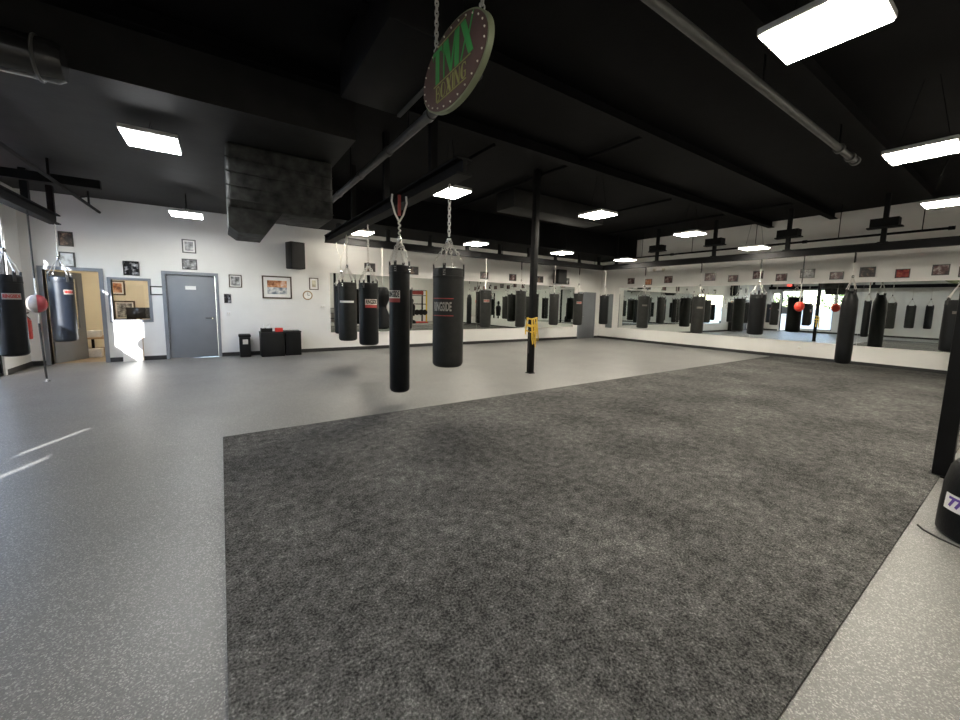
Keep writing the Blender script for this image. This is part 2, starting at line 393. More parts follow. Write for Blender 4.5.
# ------------------------------------------------------------------ lights
def lamp(x, y, z, m, label, top=ZC, grp='high bay lamps hanging from the black ceiling'):
    t = thing('ceiling_lamp', label, 'light', (x, y, z), grp)
    MB().box(-.27, .27, -.3, .3, 0, .05, .01).build('housing', M['lamp_body'], t)
    MB().box(-.255, .255, -.285, .285, -.014, -.001).build('diffuser', m, t)
    MB().box(-.06, .06, -.12, .12, .052, .1, .008).build('driver_box', M['lamp_body'], t)
    for s in (-1, 1): MB().tube([(0, s*.22, .05), (0, s*.06, top-z)], .004, 6).build('hanger_wire', M['steel_black'], t)
W, K = M['lamp_warm'], M['lamp_cool']
LM = [
 (-.6, 6.3, 3.36, K, 'lamp hanging in front of the big soffit at upper left'),
 (-.49, 10.0, 3.15, K, 'small looking lamp hanging near the back wall above the closed grey door'),
 (3.4, 6.05, 3.4, W, 'lamp behind the chain of the widest charcoal bag'),
 (3.12, 10.27, 3.25, W, 'small looking lamp over the back wall at the left end of the long mirror'),
 (6.7, 5.55, 3.4, W, 'lamp hanging right of the black column'),
 (6.42, 9.8, 3.25, W, 'small looking lamp left of the black column near the back wall'),
 (9.73, 9.49, 3.25, W, 'small looking lamp right of the black column near the back wall'),
 (10.24, 5.45, 3.4, W, 'lamp in the middle of the room, second from the right wall in its row'),
 (12.55, 4.84, 3.2, W, 'lamp hanging just before the right wall over the middle bags'),
 (12.55, 9.02, 3.2, W, 'small looking lamp in the far right corner of the room'),
 (3.47, 1.05, 3.4, W, 'largest lamp, closest to the camera at the top right'),
 (7.05, 1.05, 3.4, W, 'second largest lamp at the right edge, below the largest one'),
 (10.55, 1.17, 3.4, W, 'third lamp of the nearest row at the right edge, low over the right wall'),
 (-.6, 1.2, 3.4, K, 'lamp above the camera on the left'),
 (3.4, -2.3, 3.4, W, 'lamp behind the camera, first of the rear row'),
 (7.2, -2.3, 3.4, W, 'lamp behind the camera, over the exercise bike'),
 (11.8, -2.3, 3.4, W, 'lamp behind the camera, over the weight rack'),
]
for x, y, z, m_, lb in LM:
    lamp(x, y, z, m_, lb, 3.56 if (x < 1.5 and y > 5.3) else (3.46 if y > 9.95 else ZC))

# ------------------------------------------------------------------ bag rig
def rail(name, label, axis, fixed, a0, a1, z0, ups, top, w=.13, h=.19, boxes=()):
    """steel rail along X or Y at 'fixed', with uprights to 'top'"""
    P = (lambda u, v, z: (u, v, z)) if axis == 'X' else (lambda u, v, z: (v, u, z))
    t = thing(name, label, 'beam', (0, 0, 0), 'steel rails carrying the bags')
    def bx(mb, u0, u1, v0, v1, c, d):
        if axis == 'X': mb.box(u0, u1, v0, v1, c, d)
        else: mb.box(v0, v1, u0, u1, c, d)
        return mb
    mb = MB()
    bx(mb, a0, a1, fixed-w/2, fixed+w/2, z0, z0+.025); bx(mb, a0, a1, fixed-w/2, fixed+w/2, z0+h-.025, z0+h); bx(mb, a0, a1, fixed-.02, fixed+.02, z0+.025, z0+h-.025)
    mb.build('rail', M['steel_black'], t)
    for u in ups:
        mb = MB(); bx(mb, u-.045, u+.045, fixed-.045, fixed+.045, z0+h, top); bx(mb, u-.09, u+.09, fixed-.06, fixed+.06, z0+h, z0+h+.015)
        mb.build('upright', M['steel_black'], t)
    for u in boxes:
        mb = MB(); bx(mb, u-.24, u+.24, fixed-.14, fixed+.14, 3.48, 3.68); bx(mb, u-.3, u+.3, fixed-.1, fixed+.1, 3.46, 3.49); mb.build('mounting_box', M['steel_black'], t)
ZR = 2.95
rail('steel_rail', 'black steel rail along the back wall above the long mirror', 'X', 10.5, 2.28, 13.17, ZR, [2.62, 3.95, 5.24, 6.55, 7.84, 9.13, 10.43, 11.73, 12.9], 3.46)
rail('steel_rail', 'black steel rail along the right wall over the mirror', 'Y', 13.1, .2, 10.43, ZR-.01, [2.38, 4.24, 6.16, 8.1, 9.8], ZC, boxes=(2.38, 4.24, 6.16, 8.1))
rail('steel_rail', 'black steel rail running towards the camera over the four nearest bags', 'Y', 2.38, 3.9, 10.43, ZR, [4.7, 6.4, 8.3], ZC, w=.2)
rail('steel_rail', 'black steel rail along the left wall over the ball on cords', 'Y', -2.62, 1.0, 11.1, 2.85, [9.75, 10.95, 7.9, 5.9], 3.56, w=.16)
# left rail cross bar
# ------------------------------------------------------------------ bags
def bag_profile(r, H, rt=.03, rb=.06):
    p = [(.001, 0)]
    for k in range(6):
        a = PI/2*k/5; p.append((r-rb+rb*math.sin(a), rb-rb*math.cos(a)))
    for f in (.3, .6): p.append((r*1.006, H*f))
    p.append((r, H-.13)); p.append((r+.004, H-.125)); p.append((r+.004, H-.1)); p.append((r, H-.095))
    for k in range(5):
        a = PI/2*k/4; p.append((r-rt+rt*math.cos(a), H-rt+rt*math.sin(a)))
    p.append((.001, H-.01)); return p
def make_bag(label, x, y, top, bot, dia, m, z_rail=ZR, near=False, hanger='chain', patch=None, cat='punching bag', group='heavy bags hung from the rails', rot=0., tape=False, taper=False, cap=False):
    t = thing('punching_bag', label, cat, (x, y, bot), group, rot)
    H = top-bot; r = dia/2
    if taper:
        pr = [(.001, 0)] + [(r*.98*math.sin(PI/2*k/5), .05-.05*math.cos(PI/2*k/5)) for k in range(1, 6)] + [(r, .4), (r*1.0, H*.75), (r*.96, H*.88), (r*.72, H*.95), (r*.5, H), (.001, H)]
        MB().lathe(pr, (0, 0, 0), 28).build('body', m, t)
    else:
        MB().lathe(bag_profile(r, H), (0, 0, 0), 32).build('body', m, t)
    apex = min(top + .34*min(1, (z_rail-top)/.9), z_rail-.12) - bot
    # four loops and four chains
    for k in range(4):
        a = PI/4 + k*PI/2
        d = Vector((math.cos(a), math.sin(a), 0)); q = Vector((-d.y, d.x, 0)); rr = r*.96 if not taper else r*.62
        mb = MB()
        vs = []
        c0 = d*(rr+.008)
        mb.box(-.018, .018, -.006, .006, -.1, .05); 
        for v in mb.bm.verts: v.co = c0 + q*v.co.x + d*v.co.y + Vector((0, 0, H + v.co.z))
        st = mb.build('loop_strap', M['webbing'], t)
        if near:
            mr = MB()
            for s in (-1, 1):
                for zz in (-.035, -.06, -.085): mr.lathe([(.007, 0), (.004, .005)], c0 + q*(s*.009) + d*.006 + Vector((0, 0, H+zz)), 8, d)
            mr.build('rivet', M['chrome'], st)
        p0 = c0 + Vector((0, 0, H+.05)); p1 = Vector((0, 0, apex)) + d*.012
        mb = MB()
        if near: mb.torus(p0, q, .018, .004, 12, 5).chain(p0 + Vector((0, 0, .01)), p1, .055, .006)
        else: mb.torus(p0, q, .018, .004, 10, 5).tube([p0, p1], .008, 6)
        mb.build('chain_leg', M['chain'], t)
    zt = z_rail - bot
    mb = MB().lathe([(.02, 0), (.03, .02), (.03, .05), (.015, .07)], (0, 0, apex-.02), 12); mb.build('swivel', M['chrome'], t)
    a0 = apex+.05
    if hanger == 'chain':
        mb = MB()
        if near: mb.chain((0, 0, a0), (0, 0, zt-.05), .06, .0065)
        else: mb.tube([(0, 0, a0), (0, 0, zt-.05)], .011, 6)
        mb.torus((0, 0, zt-.033), (1, 0, 0), .025, .006, 12, 5); mb.build('hanging_chain', M['chain'], t)
    elif hanger == 'spring':
        z1 = a0 + (zt-a0)*.55
        MB().tube([(0, 0, a0), (0, 0, z1)], .009, 6).build('hanging_chain', M['chain'], t)
        mb = MB(); mb.tube([(.018*math.cos(k*1.1), .018*math.sin(k*1.1), z1 + (zt-.012-z1)*k/60) for k in range(61)], .007, 5); mb.tube([(0, 0, z1-.01), (0, 0, zt-.002)], .006, 5)
        mb.build('spring', M['steel_black'], t)
    elif hanger in ('rope', 'plain_rope'):
        mb = MB()
        mb.tube([(.012*math.cos(k*.8), .012*math.sin(k*.8), a0-.05 + (zt-.3-a0)*k/30) for k in range(31)], .012, 6)
        mb.tube([(0, 0, zt-.36), (.06, 0, zt-.26), (.11, 0, zt-.1), (.1, .0, zt-.006)], .013, 6)
        mb.tube([(0, 0, zt-.36), (-.06, 0, zt-.26), (-.11, 0, zt-.1), (-.1, .0, zt-.006)], .013, 6)
        mb.build('hanging_rope', M['rope_white'], t)
        if hanger == 'rope': MB().box(-.02, .02, -.01, .01, zt-.28, zt-.002).build('strap', M['dark_red'], t)
    if cap: MB().lathe([(r*.72, 0), (r*.72, .012), (r*.66, .016)], (0, 0, H-.004), 28).build('lit_top_disc', M['white'], t)  # white disc stands in for overhead lamp light on the bag top
    if patch: add_patch(t, r, H, *patch)
    if tape:
        mb = MB(); pts = []
        n = 12
        for k in range(n+1):
            pts.append(bend((k/n-.5)*.3, H*.66, .0, r, tape))
        vs, fs = [], []
        for k in range(n+1):
            for zz in (-.022, .022):
                for h in (.001, .006): vs.append(bend((k/n-.5)*.32, H*.67+zz, h, r*1.004, tape))
        for k in range(n):
            i = 4*k; j = i+4
            fs += [[i+1, j+1, j+3, i+3], [i, i+2, j+2, j], [i, j, j+1, i+1], [i+2, i+3, j+3, j+2]]
        fs += [[0, 1, 3, 2], [4*n, 4*n+2, 4*n+3, 4*n+1]]
        mb.raw(vs, fs).build('tape_strip', M['white'], t)
    return t
def add_patch(t, r, H, style, zc, w, ang):
    """printed brand patch wrapped on the bag"""
    def strip(w_, z0, z1, h, m_, name):
        n = 14; vs, fs = [], []
        for k in range(n+1):
            x = (k/n-.5)*w_
            for zz in (z0, z1):
                for hh in (.0005, h): vs.append(bend(x, zz, hh, r*1.007, ang))
        for k in range(n):
            i = 4*k; j = i+4
            fs += [[i+1, j+1, j+3, i+3], [i, i+2, j+2, j], [i, j, j+1, i+1], [i+2, i+3, j+3, j+2]]
        fs += [[0, 1, 3, 2], [4*n, 4*n+2, 4*n+3, 4*n+1]]
        return MB().raw(vs, fs).build(name, m_, t)
    def letters(size, zz, h, m_, par, sx=.8, bold=.004):
        vs, fs = text_geo('RINGSIDE', size, .001, sx, bold)
        wd = max(v.x for v in vs)-min(v.x for v in vs); k = w*.9/wd
        MB().raw([bend(v.x*k, zz+v.y, h+v.z, r*1.007, ang) for v in vs], fs).build('lettering', m_, par)
    if style == 'red':
        p = strip(w, zc-.03, zc+.075, .003, M['offwhite'], 'logo_patch'); letters(.11, zc+.022, .004, M['vinyl'], p)
        strip(w, zc-.085, zc-.03, .003, M['dark_red'], 'red_band')
    elif style == 'outline':
        p = strip(w*1.1, zc-.11, zc-.1, .003, M['dark_red'], 'lower_red_line'); strip(w*1.1, zc+.1, zc+.11, .003, M['dark_red'], 'upper_red_line')
        letters(.15, zc, .002, M['outline_print'], p)
    elif style == 'faint': strip(w*.7, zc-.03, zc+.03, .003, M['dull_print'], 'logo_patch')
    elif style == 'small':
        p = strip(w, zc-.045, zc+.045, .003, M['outline_print'], 'logo_patch'); letters(.07, zc, .004, M['dark_red'], p)
TOCAM = lambda x, y: math.atan2(-y, -x)
# the four near bags and the dark one at the rail corner
x, y = 2.4, 4.28
make_bag('widest charcoal bag in the foreground with outlined lettering and a red line above and below', x, y, 1.92, .68, .39, M['vinyl_grey'], near=True, patch=('outline', .76, .27, TOCAM(x, y)-.42), cap=True)
x, y = 2.1, 5.15
make_bag('tall narrow black bag reaching almost to the floor, left of the widest charcoal bag', x, y, 2.0, .2, .285, M['vinyl'], near=True, hanger='rope', patch=('red', 1.37, .19, TOCAM(x, y)-.62))
x, y = 2.4, 7.45
make_bag('black bag with a pale lettered patch, just left of the tall narrow bag', x, y, 1.84, .63, .37, M['vinyl'], near=True, patch=('red', .82, .24, TOCAM(x, y)+.3))
x, y = 2.4, 8.95
make_bag('charcoal bag with a strip of white tape across its front', x, y, 1.9, .58, .4, M['vinyl_grey'], near=True, tape=TOCAM(x, y)-.1)
make_bag('dark bag on a thick white rope, half hidden behind the taped bag', 2.62, 10.35, 1.86, .62, .36, M['vinyl'], hanger='plain_rope')
# back rail
for px, (x, t_, b_, d_, m_, st, lb) in enumerate([
  (7.25, 1.92, .69, .36, 'vinyl_grey', 'small', 'charcoal bag before the back mirror, next right of the widest bag, pale patch'),
  (8.75, 1.95, .68, .35, 'vinyl_grey', None, 'charcoal bag before the long mirror, touching the left side of the column in view'),
  (10.38, 1.89, .73, .35, 'vinyl_grey', None, 'charcoal bag before the mirror, first right of the black column'),
  (11.7, 1.95, .71, .36, 'vinyl_grey', 'small', 'charcoal bag covering the right edge of the back mirror beside the corner door'),
  (4.45, 1.85, .7, .36, 'vinyl', None, 'black bag hidden behind the tall narrow bag, before the back mirror')]):
    make_bag(lb, x, 10.42, t_, b_, d_, M[m_], patch=(st, .88, .2, TOCAM(x, 10.4)+.2) if st else None, hanger='chain' if px % 2 == 0 else 'spring')
make_bag('black bag in the far corner before the narrow upright mirror', 13.1, 10.28, 1.9, .73, .36, M['vinyl'], z_rail=ZR-.011)
# right rail
for (y, t_, b_, d_, m_, st, hg, lb, tp) in [
  (8.5, 1.88, .69, .4, 'vinyl_grey', 'small', 'spring', 'first bag at the left end of the right mirror, charcoal with a faint patch', False),
  (6.5, 1.87, .65, .37, 'vinyl_grey', 'small', 'spring', 'second bag along the right mirror, charcoal, hung on four spread chains', False),
  (4.82, 1.92, .74, .4, 'vinyl', None, 'spring', 'wide black bag before the right mirror, below a lamp', False),
  (2.81, 1.99, .15, .32, 'vinyl', None, 'spring', 'tall black bag reaching near the floor before the right mirror, with a gathered top', True),
  (1.12, 1.78, .66, .35, 'vinyl', 'small', 'chain', 'black bag at the right edge of the photo, partly behind the near column', False)]:
    make_bag(lb, 13.1 if not tp else 13.05, y, t_, b_, d_, M[m_], z_rail=ZR-.011, hanger=hg, patch=('faint' if st else st, .85, .26, TOCAM(13.1, y)+.25) if st else None, taper=tp)
# left rail
make_bag('black bag at the left edge of the photo, by the left wall', -2.62, 8.72, 1.77, .55, .31, M['vinyl'], z_rail=2.85, patch=('small', .9, .2, TOCAM(-2.6, 8.7)+.2))
make_bag('blue black bag hanging in front of the open office doorway', -2.59, 10.93, 1.84, .56, .36, M['vinyl_blue'], z_rail=2.85, patch=('small', .98, .16, TOCAM(-2.6, 10.9)+.6))
for y, lb, d_ in ((5.4, 'black bag on the left rail outside the photo, third from the office doorway', .33), (4.3, 'charcoal bag on the left rail seen only in the right mirror', .38), (3.62, 'thin black bag on the left rail seen only in the right mirror', .3)):
    make_bag(lb, -2.62, y, 1.85, .6, d_, M['vinyl_grey' if 'charcoal' in lb else 'vinyl'], z_rail=2.85)

# angle bag seen in the mirror, on the back rail
t = thing('angle_bag', 'waisted black bag on the back rail, hidden behind nearer bags', 'punching bag', (3.75, 10.42, .72))
MB().lathe([(.001, 0), (.15, .0), (.2, .05), (.2, .35), (.11, .58), (.11, .64), (.2, .85), (.2, 1.0), (.13, 1.15), (.001, 1.17)], (0, 0, 0), 24).build('body', M['vinyl'], t)
MB().tube([(0, 0, 1.16), (0, 0, ZR-.72)], .012, 6).build('hanging_chain', M['chain'], t)
# red ball
t = thing('ball_bag', 'bright red ball hanging on a strap before the right mirror', 'punching bag', (13.0, 3.8, 1.45))
MB().lathe([(.112*math.sin(PI*k/14)+.0005, .135-.135*math.cos(PI*k/14)) for k in range(15)], (0, 0, 0), 20).build('ball', M['red_ball'], t)
MB().tube([(0, 0, .28), (0, 0, .75)], .009, 6).build('hanging_chain', M['chain'], t)
MB().box(-.02, .02, -.008, .008, .75, ZR-1.462).build('strap', M['webbing'], t)
# double end ball
t = thing('double_end_ball', 'tan and red ball strung between the left rail and the floor', 'punching ball', (-2.55, 9.5, 0))
def sph(mb, c, r, k0, k1, ph0, n=18):
    pass
bx_ = Vector((0, 0, 1.33)); R_ = .125
for nm, mm, s in (('pale_half', 'tan', -1), ('red_half', 'ball_red', 1)):
    mb = MB(); vs = []; fs = []
    d = Vector((.965, .26, 0))         # red half faces right
    e = Vector((-d.y, d.x, 0)); up = Vector((0, 0, 1)); n1, n2 = 9, 20
    for i in range(n1+1):
        th = PI/2*i/n1
        for k in range(n2):
            ph = 2*PI*k/n2
            p = s*d*math.cos(th)*R_ + (e*math.cos(ph)*R_ + up*math.sin(ph)*R_*1.22)*math.sin(th)
            vs.append(bx_+p)
    for i in range(n1):
        for k in range(n2): fs.append([i*n2+k, i*n2+(k+1) % n2, (i+1)*n2+(k+1) % n2, (i+1)*n2+k])
    mb.raw(vs, fs); bmesh.ops.remove_doubles(mb.bm, verts=mb.bm.verts[:], dist=1e-4); mb.build(nm, M[mm], t)
MB().tube([(0, 0, 2.848), (0, 0, 1.75)], .012, 8).build('upper_cord', M['webbing'], t)
MB().tube([(0, 0, 1.75), (0, 0, 1.47)], .012, 8).build('rope_loop', M['rope_white'], t); MB().tube([(0, 0, 1.19), (0, 0, 1.0)], .01, 8).build('rope_loop', M['rope_white'], t)
MB().tube([(0, 0, 1.0), (.02, 0, .05)], .014, 8).build('lower_cord', M['webbing'], t)
MB().lathe([(.05, 0), (.05, .01), (.02, .02), (.015, .05)], (.02, 0, 0.001), 14).build('floor_anchor', M['chrome'], t)

# ------------------------------------------------------------------ columns and bands
def column(label, x, y):
    t = thing('steel_column', label, 'column', (x, y, 0))
    MB().box(-.058, .058, -.058, .058, 0.015, ZC, .008).build('shaft', M['steel_black'], t)
    MB().box(-.075, .075, -.075, .075, .0005, .015).build('base_plate', M['steel_black'], t)
    return t
column('square black steel column in the middle of the floor with yellow bands tied on it', 5.54, 6.2)
column('square black steel column at the right edge of the photo, on the carpet edge', 5.46, .4)
t = thing('resistance_bands', 'yellow bands wrapped and dangling on the black column in mid floor', 'exercise band', (5.54, 6.2, .7))
mb = MB()
for k in range(6):
    z = .5+.05*k*(-1)+.05*math.sin(k*2); q = .072+.006*(k % 2)
    mb.tube([(q, q, z+.02), (-q, q, z), (-q, -q, z-.02), (q, -q, z+.01)], .014, 6, True)
mb.build('wrapped_coils', M['yellow'], t)
for j, (dx, dy, L, sw) in enumerate([(-.085, -.085, .55, .03), (.05, -.09, .62, -.03), (-.03, -.095, .38, .02), (.085, -.04, .5, .04), (-.1, .03, .35, -.02)]):
    mb = MB(); mb.tube([(dx, dy, .5), (dx*1.15+sw*.5, dy*1.15, .5-L*.4), (dx*1.25+sw, dy*1.2, .5-L*.8), (dx*1.1+sw*1.4, dy*1.25, .5-L), (dx+sw*1.8, dy*1.15, .5-L*.85), (dx+sw*.8, dy*1.15, .5-L*.3), (dx+.02, dy, .48)], .011, 6)
    mb.build('hanging_loop', M['yellow'], t)
t = tag(MB().box(-.012, .012, -.004, .004, 0, .5).tube([(0, 0, .5), (.04, .005, .52), (.07, .01, .5)], .006, 6).build('jump_rope', M['cable'], None, (5.41, 6.13, .45)), 'dark strap dangling on the left side of the column with yellow bands', 'strap')

# ------------------------------------------------------------------ hanging sign
t = thing('hanging_sign', 'oval brown TMX BOXING sign with green letters hung on chains from the ceiling', 'sign', (1.4, 2.45, 3.105))
A_, B_ = .44, .265
def ell(a, b, n=56): return [Vector((0, -a*math.cos(2*PI*k/n), b*math.sin(2*PI*k/n))) for k in range(n)]
MB().poly([p+Vector((-.02, 0, 0)) for p in ell(A_, B_)], (.04, 0, 0)).build('edge_band', M['sign_edge'], t, None, 50)
MB().poly([p+Vector((-.026, 0, 0)) for p in ell(A_-.012, B_-.012)], (.0055, 0, 0)).build('board_face', M['sign_board'], t)
# local sign coordinates: u to the right (world -Y), v up
sg = lambda u, v, h=0: Vector((-.0265-h, -u, v))
def spoly(mb, pts): mb.poly([sg(u, v) for u, v in pts], (-.003, 0, 0))
def word(letters_, x0, y0, h, gap, mb):
    x = x0
    for w_, polys in letters_:
        for pl in polys: spoly(mb, [(x+a*h, y0+b*h) for a, b in pl])
        x += w_*h+gap
T_ = (.62, [[(0, .9), (.62, .9), (.62, 1), (0, 1)], [(.19, 0), (.43, 0), (.43, .9), (.19, .9)], [(0, .78), (.05, .9), (0, .9)], [(.62, .78), (.62, .9), (.57, .9)]])
M_ = (.95, [[(0, 0), (.07, 0), (.07, 1), (0, 1)], [(.07, 1), (.3, 1), (.53, .0), (.42, 0), (.07, .75)], [(.48, .2), (.53, 0), (.76, 1), (.7, 1)], [(.7, 0), (.95, 0), (.95, 1), (.7, 1)]])
X_ = (.7, [[(0, 1), (.26, 1), (.7, 0), (.44, 0)], [(.0, 0), (.07, 0), (.27, .42), (.235, .5)], [(.43, .56), (.46, .47), (.7, 1), (.63, 1)]])
mb = MB(); word([T_, M_, X_], -.265, -.037, .225, .018, mb); mb.build('large_lettering', M['sign_green'], t)
O_ = (.72, [[(.36+.36*math.cos(a)*1.0, .5+.5*math.sin(a)) for a in [PI/2+k*PI/8 for k in range(9)]] + [(.36+.12*math.cos(a), .5+.46*math.sin(a)) for a in [3*PI/2-k*PI/8 for k in range(9)]],
            [(.36+.36*math.cos(a), .5+.5*math.sin(a)) for a in [-PI/2+k*PI/8 for k in range(9)]] + [(.36+.3*math.cos(a), .5+.46*math.sin(a)) for a in [PI/2-k*PI/8 for k in range(9)]]])
B2 = (.55, [[(0, 0), (.16, 0), (.16, 1), (0, 1)], [(.16, .93), (.4, .93), (.5, .75), (.4, .55), (.16, .55), (.16, .49), (.43, .49), (.56, .75), (.43, 1), (.16, 1)], [(.16, 0), (.45, 0), (.6, .25), (.45, .55), (.16, .52), (.16, .48), (.4, .48), (.52, .25), (.4, .06), (.16, .06)]])
I_ = (.18, [[(0, 0), (.18, 0), (.18, 1), (0, 1)]])
N_ = (.65, [[(0, 0), (.06, 0), (.06, 1), (0, 1)], [(.0, 1), (.2, 1), (.65, 0), (.47, 0)], [(.59, 0), (.65, 0), (.65, 1), (.59, 1)]])
G_ = (.66, [O_[1][0], [(.36, .94), (.55, .88), (.62, .74), (.65, .74), (.62, .95), (.36, 1)], [(.36, 0), (.62, .08), (.64, .45), (.42, .45), (.42, .39), (.56, .39), (.54, .12), (.36, .06)]])
mb = MB(); word([B2, O_, X_, I_, N_, G_], -.215, -.16, .1, .013, mb); mb.build('small_lettering', M['sign_olive'], t)
mb = MB()
for v, w_ in ((.196, .26), (-.05, .38), (-.172, .28)): spoly(mb, [(-w_/2-.06, v), (w_/2+.06, v), (w_/2+.06, v+.007), (-w_/2-.06, v+.007)])
mb.build('rule_lines', M['sign_olive'], t)
for k in range(26):
    a = 2*PI*(k+.5)/26
    MB().lathe([(.0065, 0), (.0065, .004), (.003, .008)], sg((A_-.035)*math.cos(a), (B_-.032)*math.sin(a)), 8, (-1, 0, 0)).build('bulb_stud', M['stud'], t)
for u in (-.27, .33):
    zt = B_*math.sqrt(1-(u/A_)**2)
    MB().torus((0, -u, zt+.012), (0, 1, 0), .018, .005, 12, 6).chain((0, -u, zt+.02), (0, -u, ZC-3.105-.002), .045, .0055).build('chain', M['chain'], t)

# ------------------------------------------------------------------ things on the walls
def frame(label, axis, u0, u1, z0, z1, ph, fm='frame_black', fw=.02, mat_=None, cat='picture', name='framed_photo', grp=None):
    ox = (u0+u1)/2; t = thing(name, label, cat, (ox, YB, z0) if axis == 'Y' else (XR, ox, z0), grp)
    w_ = (u1-u0)/2; h = z1-z0
    def bx(mb, a, b_, c, d, t0, t1):
        if axis == 'Y': mb.box(a, b_, -t1, -t0, c, d)
        else: mb.box(-t1, -t0, a, b_, c, d)
        return mb
    mb = MB(); bx(mb, -w_, -w_+fw, 0, h, .001, .022); bx(mb, w_-fw, w_, 0, h, .001, .022); bx(mb, -w_+fw, w_-fw, 0, fw, .001, .022); bx(mb, -w_+fw, w_-fw, h-fw, h, .001, .022)
    mb.build('frame', M[fm], t)
    i = fw
    if mat_:
        bx(MB(), -w_+fw, w_-fw, fw, h-fw, .002, .008).build('mat_board', M['paper'], t); i = fw+mat_
    off = .0085 if mat_ else .002
    if ph == 'BIG':
        bx(MB(), -w_+i, w_-i, i+(h-2*i)*.5, h-i, off, off+.004).build('upper_picture', PH['warm'], t)
        bx(MB(), -w_+i, w_-i, i, i+(h-2*i)*.5, off, off+.004).build('lower_picture', PH['crowd'], t)
    else:
        bx(MB(), -w_+i, w_-i, i, h-i, off, off+.004).build('photo', PH[ph] if ph in PH else M[ph], t)
    return t
g1, g2, g3 = 'framed photos on the left part of the back wall', 'framed photos above the back mirror', 'pictures above the right mirror'
for a in [
 ('dark framed photo above the office doorway, the upper of two', -2.74, -2.52, 2.5, 2.8, 'dark', 'frame_black', .02, None, g1),
 ('pale framed drawing above the office doorway, the lower of two', -2.76, -2.52, 2.07, 2.38, 'sketch', 'frame_black', .025, None, g1),
 ('black and white group photo above the office window', -1.77, -1.5, 1.95, 2.27, 'team', 'frame_black', .015, None, g1),
 ('framed grey photo high over the closed grey door, the upper of two', -.7, -.43, 2.54, 2.86, 'grey', 'frame_black', .025, .03, g1),
 ('framed grey photo over the closed grey door, the lower of two', -.72, -.43, 2.15, 2.4, 'grey', 'frame_black', .015, None, g1),
 ('small framed white certificate between the office window and the grey door', -1.34, -1.08, 1.52, 1.73, 'paper', 'frame_black', .026, None, g1),
 ('square framed photo to the right of the closed grey door', .2, .48, 1.76, 2.08, 'grey', 'frame_brown', .022, .025, g1),
 ('smallest framed photo, low beside the closed grey door', .08, .23, 1.36, 1.59, 'team', 'frame_black', .01, None, g1),
 ('largest framed picture on the back wall, colourful with a white mat', .93, 1.64, 1.5, 2.1, 'BIG', 'frame_brown', .035, .085, g1),
 ('framed picture just above the round clock', 2.09, 2.33, 1.77, 2.1, 'cream', 'frame_brown', .02, .05, g1)]:
    lb, u0, u1, z0, z1, ph, fm, fw, mt, g = a
    frame(lb, 'Y', u0, u1, z0, z1, ph, fm, fw, mt, grp=g)
for i, (u0, u1, ph, lb) in enumerate([
  (3.65, 3.98, 'dark', 'first framed photo from the left above the back mirror'), (5.1, 5.42, 'dark', 'second framed photo from the left above the back mirror, dark'),
  (7.87, 8.22, 'maroon', 'third framed photo above the back mirror, left of the column'), (9.21, 9.55, 'maroon', 'fourth framed photo above the back mirror, just left of the column'),
  (10.64, 10.97, 'dark', 'framed photo above the back mirror, right of the column'), (12.16, 12.49, 'grey', 'grey framed photo right of the black speaker over the mirror end')]):
    frame(lb, 'Y', u0, u1, 2.37, 2.63, ph, 'frame_black', .03, None, grp=g2)
for (u0, u1, z0, z1, ph, lb) in [
  (9.96, 10.28, 2.44, 2.69, 'maroon', 'leftmost picture above the right mirror'), (9.16, 9.47, 2.38, 2.62, 'orange', 'orange picture above the right mirror, second from the left'),
  (8.31, 8.63, 2.43, 2.7, 'maroon', 'third picture from the left above the right mirror, below the emergency lamps'), (6.74, 7.1, 2.46, 2.74, 'maroon', 'fourth picture from the left above the right mirror, grey maroon'),
  (6.02, 6.32, 2.4, 2.63, 'maroon', 'fifth picture from the left above the right mirror'), (5.29, 5.58, 2.47, 2.73, 'maroon', 'sixth picture from the left above the right mirror, beside a bag strap'),
  (4.65, 4.94, 2.38, 2.61, 'maroon', 'seventh picture from the left above the right mirror, left of the red ball strap'), (3.98, 4.33, 2.45, 2.71, 'grey', 'pale picture behind the strap of the red ball'),
  (3.34, 3.64, 2.38, 2.6, 'maroon', 'ninth picture above the right mirror, left of the tall bag chain'), (2.71, 3.02, 2.42, 2.69, 'dark', 'dark picture right behind the tall bag chain on the right wall'),
  (2.08, 2.34, 2.37, 2.6, 'redp', 'dark red picture above the right mirror'), (1.44, 1.72, 2.41, 2.67, 'maroon', 'picture right of the dark red one on the right wall'), (1.0, 1.3, 2.35, 2.6, 'maroon', 'picture at the right edge of the photo on the right wall')]:
    frame(lb, 'X', u0, u1, z0, z1, ph, 'frame_black', .018, None, grp=g3)
frame('small dark notice in the far right corner beside the corner door', 'X', 11.4, 11.6, 1.7, 1.98, 'dark', 'frame_black', .015)
# clock
t = thing('wall_clock', 'small round clock with a pale face and wooden rim on the back wall', 'clock', (2.04, YB, 1.61))
MB().torus((0, -.015, 0), (0, 1, 0), .115, .014, 28, 8).build('rim', M['wood'], t); MB().lathe([(.112, 0), (.112, .01)], (0, -.001, 0), 28, (0, -1, 0)).build('dial', M['white'], t)
MB().box(-.004, .004, -.017, -.013, 0, .08).build('minute_hand', M['frame_black'], t); MB().box(-.0, .055, -.017, -.013, -.005, .005).build('hour_hand', M['frame_black'], t)
